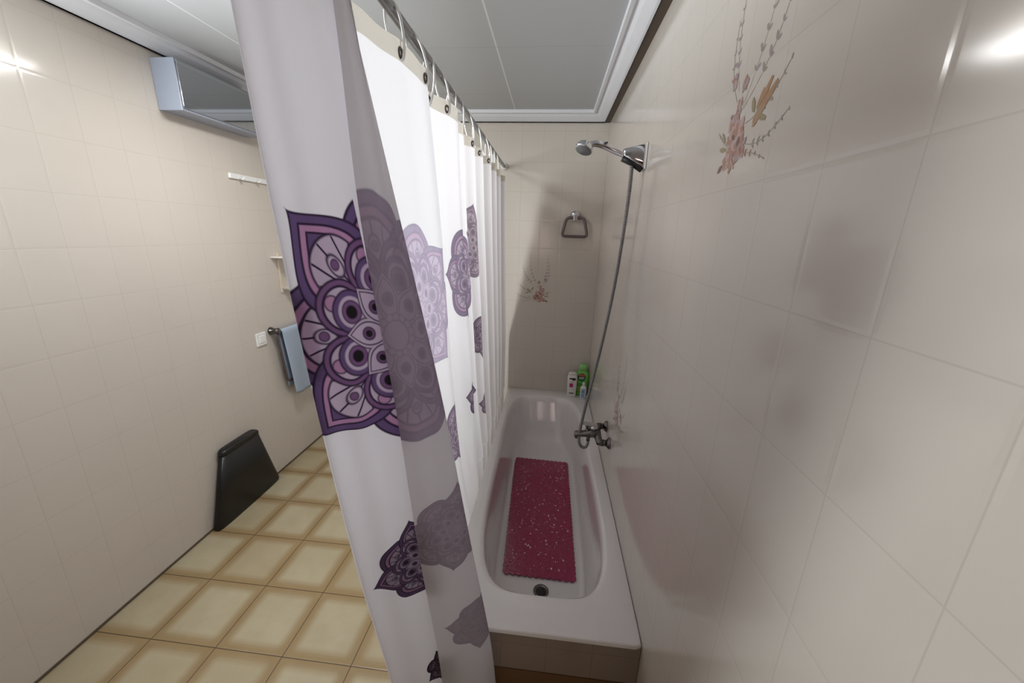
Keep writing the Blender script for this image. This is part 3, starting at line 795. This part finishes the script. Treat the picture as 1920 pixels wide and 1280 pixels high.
obj('spray_face', bm, mat('grey_spray_face', (120, 122, 120), 0.4, 0.2), hs)
bm = bm_new(); lathe(bm, [(0.006, 0), (0.006, 0.005), (0.0, 0.006)], (-0.158, SY, 2.074), (-0.3, 0, 1), 14); obj('selector', bm, M_black, hs)
# hose
hose_c = [(-0.052, SY-0.014, 2.000), (-0.048, 0.785, 1.93), (-0.047, 0.82, 1.765), (-0.057, 0.88, 1.455), (-0.094, 0.93, 1.093), (-0.130, 0.948, 0.86), (-0.146, 0.945, 0.75),
          (-0.156, 0.935, 0.68), (-0.155, 0.922, 0.640), (-0.140, 0.915, 0.618), (-0.120, 0.915, 0.615), (-0.108, 0.920, 0.630), (-0.106, 0.930, 0.655)]
hpts = chaikin(np.array(hose_c), 3)
al = np.concatenate([[0], np.cumsum(np.linalg.norm(np.diff(hpts, axis=0), axis=1))]); nn = 520
ss = np.linspace(0, al[-1], nn); hq = np.stack([np.interp(ss, al, hpts[:, c]) for c in range(3)], -1)
bm = bm_new(); tube(bm, [tuple(q) for q in hq], 0.0065, 10, rfun=lambda t: 0.0078 + 0.0006*math.sin(t*nn*PI/2*1.0 + 0.4))
tag(obj('shower_hose', bm, mat('steel_hose', (128, 126, 128), 0.32, 0.85, var=0.1)), 'ribbed steel shower hose hanging from the bracket down to the mixer tap', 'hose')

# ------------------------------------------------------------ mixer tap
mx_ = thing('bath_mixer', 'worn chrome wall-mounted bath mixer tap above the tub rim', 'tap', (0, 0.945, 0.69))
for yy, zz in ((1.012, 0.706), (0.880, 0.668)):
    pass
EA, EB = Vector((0, 1.008, 0.702)), Vector((0, 0.880, 0.672))
for e in (EA, EB):
    bm = bm_new(); lathe(bm, [(0.031, 0.0005), (0.031, 0.003), (0.027, 0.010), (0.015, 0.019), (0.012, 0.021)], e, (-1, 0, 0), 32); obj('escutcheon', bm, M_dchrome, mx_)
    bm = bm_new(); lathe(bm, [(0.0165, 0.020), (0.0165, 0.034), (0.013, 0.036)], e, (-1, 0, 0), 6); obj('union_nut', bm, M_dchrome, mx_)
MB = Vector((-0.062, 0.944, 0.690))
bm = bm_new()
tube(bm, [EA + Vector((-0.034, 0, 0)), EA + Vector((-0.052, -0.004, 0)), MB + Vector((0.004, 0.03, 0.004)), MB + Vector((0.004, -0.03, -0.004)), EB + Vector((-0.052, 0.004, 0)), EB + Vector((-0.034, 0, 0))], 0.0195, 18)
obj('inlet_bar', bm, M_dchrome, mx_)
bm = bm_new(); 
loops_mesh(bm, [[(MB.x + dx, MB.y + hy*math.cos(2*PI*k/24), MB.z + dz + hz*math.sin(2*PI*k/24)) for k in range(24)] for dx, hy, hz, dz in
    ((0.010, 0.022, 0.022, 0), (-0.010, 0.029, 0.027, 0.002), (-0.036, 0.029, 0.026, 0.002), (-0.058, 0.023, 0.019, -0.004), (-0.090, 0.020, 0.016, -0.008), (-0.112, 0.020, 0.015, -0.010), (-0.119, 0.016, 0.011, -0.010))], True, True)
bd = obj('spout_body', bm, M_dchrome, mx_)
bm = bm_new(); lathe(bm, [(0.022, 0.0), (0.023, 0.014), (0.020, 0.022), (0, 0.026)], MB + Vector((-0.018, 0, 0.024)), (0, 0, 1), 28); cap = obj('cartridge_cap', bm, M_chrome, mx_)
bm = bm_new()
for (x0, x1, hy0, hy1, z0, z1) in ((-0.060, -0.155, 0.016, 0.013, 0.742, 0.752),):
    loops_mesh(bm, [[(x, MB.y + hy*sy, z + tz) for sy, tz in ((-1,-0.004),(1,-0.004),(1,0.004),(-1,0.004))] for x, hy, z in ((-0.062, 0.016, 0.738), (-0.090, 0.018, 0.742), (-0.130, 0.016, 0.746), (-0.142, 0.013, 0.747))], True, True, smooth=False)
bmesh.ops.bevel(bm, geom=bm.edges[:], offset=0.002, segments=2, affect='EDGES')
obj('lever', bm, M_chrome, mx_)
bm = bm_new(); lathe(bm, [(0.011, 0.0), (0.011, 0.010), (0.007, 0.014), (0.007, 0.024), (0.010, 0.028), (0.010, 0.036), (0, 0.038)], MB + Vector((-0.052, -0.004, 0.010)), (0, 0, 1), 18); obj('diverter_knob', bm, M_dchrome, mx_)
bm = bm_new(); lathe(bm, [(0.010, 0), (0.010, 0.020), (0.008, 0.024)], (-0.106, 0.930, 0.652), (0, 0, 1), 16); obj('hose_outlet', bm, M_dchrome, mx_)
bm = bm_new(); lathe(bm, [(0.011, 0), (0.0125, 0.012), (0.011, 0.014)], MB + Vector((-0.104, 0, -0.034)), (0, 0, 1), 18); obj('aerator', bm, M_dchrome, mx_)

# ------------------------------------------------------------ bottles on the far rim
def loop_se(cx, cy, a, b, z, n=36, p=3.0):
    o = []
    for k in range(n):
        t = 2*PI*k/n; c, s = math.cos(t), math.sin(t); r = (abs(c)**p+abs(s)**p)**(-1/p)
        o.append((cx + a*r*c, cy + b*r*s, z))
    return o
def bottle(name, label, cx, cy, prof, cap, mb, mc, marks, rot=0.0, p=3.0, capname='cap'):
    t = thing(name, label, 'bottle', (cx, cy, H), 'bottles on the far rim of the tub')
    bm = bm_new(); loops_mesh(bm, [loop_se(cx, cy, a, b, H + z, p=p) for a, b, z in prof], True, True); obj('bottle_body', bm, mb, t)
    bm = bm_new(); loops_mesh(bm, [loop_se(cx, cy, a, b, H + z, p=2.4) for a, b, z in cap], True, True); obj(capname, bm, mc, t)
    # printed marks on the front, hugging the body (which faces the camera, -y)
    def bat(z):
        zs = [q[2] for q in prof]; return float(np.interp(z, zs, [q[0] for q in prof])), float(np.interp(z, zs, [q[1] for q in prof]))
    for li, (shape, x0, x1, z0, z1, rgb) in enumerate(marks):
        bmk = bm_new(); nxs = 10; nz_ = 6
        def pt(x, z):
            a, b_ = bat(z); xx = max(-0.97, min(0.97, x)); yy = (1 - abs(xx)**p)**(1/p)
            return (cx + a*xx, cy - b_*yy - 0.0006 - 0.0002*li, H + z)
        if shape == 'oval':
            c = ((x0+x1)/2, (z0+z1)/2); cv = bmk.verts.new(pt(*c))
            rim = [[bmk.verts.new(pt(c[0] + q*(x1-x0)/2*math.cos(2*PI*k/24), c[1] + q*(z1-z0)/2*math.sin(2*PI*k/24))) for k in range(24)] for q in (0.33, 0.66, 1.0)]
            for k in range(24):
                bmk.faces.new((cv, rim[0][k], rim[0][(k+1) % 24]))
                for q in (0, 1): bmk.faces.new((rim[q][k], rim[q+1][k], rim[q+1][(k+1) % 24], rim[q][(k+1) % 24]))
        else:
            gv = [[bmk.verts.new(pt(x0+(x1-x0)*i/nxs, z0+(z1-z0)*j/nz_)) for j in range(nz_+1)] for i in range(nxs+1)]
            for i in range(nxs):
                for j in range(nz_): bmk.faces.new((gv[i][j], gv[i+1][j], gv[i+1][j+1], gv[i][j+1]))
        obj('label_emblem' if shape == 'oval' else 'label_mark', bmk, mat('label_ink', rgb, 0.35, var=0.03), t, recalc=False)
    return t
M_bw = mat('white_bottle', (232, 228, 224), 0.3, coat=0.3); M_green = mat('green_bottle', (118, 200, 84), 0.3, coat=0.3, var=0.05); M_lgreen = mat('light_green_cap', (150, 214, 130), 0.35)
bottle('shampoo_bottle', 'white bottle with a magenta square on the tub rim, left of the green one', -0.135, 1.965,
       [(0.030, 0.017, 0.0), (0.036, 0.020, 0.006), (0.037, 0.021, 0.05), (0.039, 0.022, 0.12), (0.039, 0.022, 0.165), (0.034, 0.020, 0.185)],
       [(0.034, 0.020, 0.1855), (0.034, 0.020, 0.196), (0.030, 0.018, 0.203), (0.02, 0.012, 0.205)], M_bw, M_bw,
       [('r', -0.62, 0.62, 0.152, 0.163, (34, 26, 24)), ('r', -0.05, 0.62, 0.143, 0.153, (52, 40, 34)), ('r', -0.55, 0.20, 0.085, 0.118, (176, 52, 122)), ('r', -0.55, 0.45, 0.030, 0.038, (40, 34, 36)),
        ('r', -0.3, 0.3, 0.126, 0.130, (170, 150, 150)), ('r', 0.0, 0.4, 0.066, 0.070, (190, 160, 175))])
bottle('shower_gel_bottle', 'tall green bottle with dark oval emblem in the corner of the tub rim', -0.052, 2.008,
       [(0.040, 0.022, 0.0), (0.048, 0.027, 0.008), (0.049, 0.028, 0.08), (0.050, 0.028, 0.16), (0.046, 0.027, 0.19), (0.034, 0.022, 0.210)],
       [(0.033, 0.021, 0.2105), (0.032, 0.020, 0.250), (0.027, 0.018, 0.262), (0.012, 0.009, 0.265)], M_green, M_lgreen,
       [('oval', -0.80, 0.45, 0.125, 0.195, (40, 74, 52)), ('oval', -0.70, 0.36, 0.165, 0.190, (176, 96, 88)), ('r', -0.6, 0.25, 0.150, 0.160, (206, 220, 200)), ('r', -0.6, 0.1, 0.138, 0.145, (120, 170, 140)),
        ('oval', -0.85, 0.05, 0.078, 0.112, (90, 160, 60)), ('r', -0.75, 0.0, 0.045, 0.062, (188, 150, 60)), ('r', -0.75, -0.1, 0.028, 0.036, (104, 150, 60))], p=2.6)
bottle('lotion_bottle', 'small white bottle with a pale blue label in front of the green one', -0.045, 1.930,
       [(0.019, 0.014, 0.0), (0.024, 0.017, 0.005), (0.025, 0.018, 0.06), (0.024, 0.017, 0.095), (0.012, 0.011, 0.112)],
       [(0.011, 0.011, 0.1125), (0.011, 0.011, 0.132), (0.008, 0.008, 0.136)], M_bw, M_white,
       [('r', -0.75, 0.45, 0.012, 0.088, (150, 180, 214)), ('r', -0.55, 0.2, 0.060, 0.068, (70, 110, 170)), ('r', -0.55, 0.1, 0.036, 0.041, (90, 130, 180))], p=2.6)

# ------------------------------------------------------------ left wall things
# towel rail: knob, trapezoid ring, towel
tl_ = thing('towel_rail', 'dark metal towel ring on the left wall holding the pale blue towel', 'towel ring', (XL, 1.42, 1.03))
bm = bm_new(); lathe(bm, [(0.026, 0), (0.026, 0.010), (0.020, 0.020), (0.020, 0.050), (0.024, 0.056), (0.018, 0.064), (0, 0.066)], (XL, 1.405, 1.030), (1, 0, 0), 24); obj('wall_mount', bm, M_dchrome, tl_)
bm = bm_new(); lathe(bm, [(0.026, 0), (0.026, 0.010), (0.020, 0.020), (0.020, 0.050), (0.024, 0.056), (0.018, 0.064), (0, 0.066)], (XL, 1.86, 1.030), (1, 0, 0), 24); obj('wall_mount', bm, M_dchrome, tl_)
cs = [(XL+0.045, 1.405, 1.02), (XL+0.045, 1.41, 0.99), (XL+0.040, 1.455, 0.66), (XL+0.04, 1.47, 0.645), (XL+0.04, 1.79, 0.645), (XL+0.04, 1.805, 0.66), (XL+0.045, 1.855, 0.99), (XL+0.045, 1.86, 1.02)]
bm = bm_new(); tube(bm, cs, 0.008, 12); tube(bm, [(XL+0.045, 1.405, 1.02), (XL+0.045, 1.86, 1.02)], 0.008, 12); obj('ring', bm, M_ringbrown, tl_)
# towel folded over the rail
M_towel = mat('pale_blue_terry', (166, 180, 198), 0.95, bump=0.8, bscale=420, var=0.08)
bm = bm_new(); ny, = (26,); prof_t = []
for s in np.linspace(0, 1, 44):
    if s < 0.5: zz = 0.53 + (1.034-0.53)*(s/0.5); off = 0.0
    prof_t.append(s)
rows_ = []
for iy in range(ny+1):
    fy = iy/ny; row = []
    for s in prof_t:
        # s 0..0.46 front hanging (room side), 0.46..0.54 over the bar, 0.54..1 back
        if s < 0.46: z = 0.545 + (1.020-0.545)*(s/0.46); x = XL + 0.062
        elif s <= 0.54:
            a = PI*(s-0.46)/0.08; z = 1.020 + 0.013*math.sin(a); x = XL + 0.045 + 0.017*math.cos(a)
        else: z = 1.020 - (1.020-0.60)*((s-0.54)/0.46); x = XL + 0.027
        drop = (1.020 - z)
        y = 1.435 + 0.36*fy + 0.10*drop*(1-fy) + 0.0
        if s < 0.46: x += 0.010*math.sin(fy*9+0.6)*min(1, drop*3.5) + 0.018*drop
        z2 = z - (0.02*math.sin(fy*PI*1.2) if s < 0.05 else 0)
        row.append(bm.verts.new((x, y, z2)))
    rows_.append(row)
for A, B in zip(rows_, rows_[1:]):
    for k in range(len(A)-1):
        f = bm.faces.new((A[k], A[k+1], B[k+1], B[k])); f.smooth = True
tw = tag(obj('towel', bm, M_towel), 'pale blue towel draped over the ring on the left wall', 'towel')
sm = tw.modifiers.new('thick', 'SOLIDIFY'); sm.thickness = 0.004; sm.offset = 0
# light switch
sw = thing('light_switch', 'white switch plate on the left wall beside the towel', 'light switch', (XL, 1.30, 1.00))
bm = bm_new(); box(bm, XL, XL+0.010, 1.265, 1.350, 0.955, 1.040, 0.003); obj('plate', bm, M_white, sw)
bm = bm_new(); box(bm, XL+0.010, XL+0.014, 1.285, 1.330, 0.975, 1.020, 0.0015); obj('rocker', bm, M_white, sw)
# two-tier shelf
sh = thing('wall_shelf', 'cream two-tier wall shelf half hidden behind the curtain edge', 'shelf', (XL, 1.65, 1.3))
M_cream = mat('cream_plastic', (206, 190, 172), 0.4, var=0.04)
for zz, y0 in ((1.51, 1.50), (1.292, 1.57)):
    bm = bm_new(); box(bm, XL, XL+0.11, y0, 1.95, zz, zz+0.010, 0.002); obj('shelf_board', bm, mat('white_shelf', (226, 222, 214), 0.4), sh)
for yy in (1.56, 1.93):
    bm = bm_new(); box(bm, XL, XL+0.012, yy, yy+0.014, 1.27, 1.54, 0.002); box(bm, XL, XL+0.07, yy+0.003, yy+0.009, 1.302, 1.31); obj('upright', bm, M_cream, sh)
# bathroom cabinet, high on the wall: only its corner shows
cb_ = thing('wall_cabinet', 'grey-blue mirror cabinet high on the left wall', 'cabinet', (XL, 1.25, 2.2))
bm = bm_new(); box(bm, XL, XL+0.12, 0.90, 1.44, 2.225, 2.44, 0.003); obj('cabinet_body', bm, mat('blue_grey_lacquer', (150, 156, 170), 0.35), cb_)
bm = bm_new(); box(bm, XL+0.121, XL+0.127, 0.905, 1.435, 2.235, 2.435, 0.001); obj('mirror_door', bm, mat('mirror_glass', (190, 195, 202), 0.04, 1.0), cb_)
# white hook rail
hk = thing('hook_rail', 'short white hook rail on the left wall above the cream shelf', 'hook rail', (XL, 1.45, 2.0))
bm = bm_new(); box(bm, XL, XL+0.014, 1.25, 1.62, 1.975, 2.005, 0.004); obj('rail', bm, M_white, hk)
for yy in (1.32, 1.45, 1.56):
    bm = bm_new(); tube(bm, [(XL+0.012, yy, 1.99), (XL+0.035, yy, 1.975), (XL+0.045, yy, 1.99)], 0.004, 10); obj('hook', bm, M_white, hk)
# slim black tapered bin by the left wall
bn = thing('waste_bin', 'black tapered bin standing on the floor against the left wall', 'bin', (XL+0.035, 1.0, 0))
bm = bm_new()
loops_mesh(bm, [loop_se(XL+0.004+d/2, yc, hy, d/2, z, p=4) for z, hy, yc, d in ((0.0, 0.25, 0.985, 0.05), (0.015, 0.255, 0.985, 0.054), (0.20, 0.205, 0.985, 0.054), (0.42, 0.135, 0.985, 0.054))] if False else
    [[(XL+0.030+0.026*r*c, 0.975 + hy*r*s, z) for (c, s, r) in [(math.cos(2*PI*k/40), math.sin(2*PI*k/40), (abs(math.cos(2*PI*k/40))**5+abs(math.sin(2*PI*k/40))**5)**(-0.2)) for k in range(40)]] for z, hy in ((0.0, 0.255), (0.015, 0.260), (0.20, 0.205), (0.42, 0.140))], True, True)
obj('bin_body', bm, M_black, bn)
bm = bm_new(); loops_mesh(bm, [[(XL+0.030+0.027*r*c, 0.975 + hy*r*s, z) for (c, s, r) in [(math.cos(2*PI*k/40), math.sin(2*PI*k/40), (abs(math.cos(2*PI*k/40))**5+abs(math.sin(2*PI*k/40))**5)**(-0.2)) for k in range(40)]] for z, hy in ((0.4205, 0.144), (0.440, 0.142), (0.450, 0.130))], True, True)
obj('bin_lid', bm, M_black, bn)
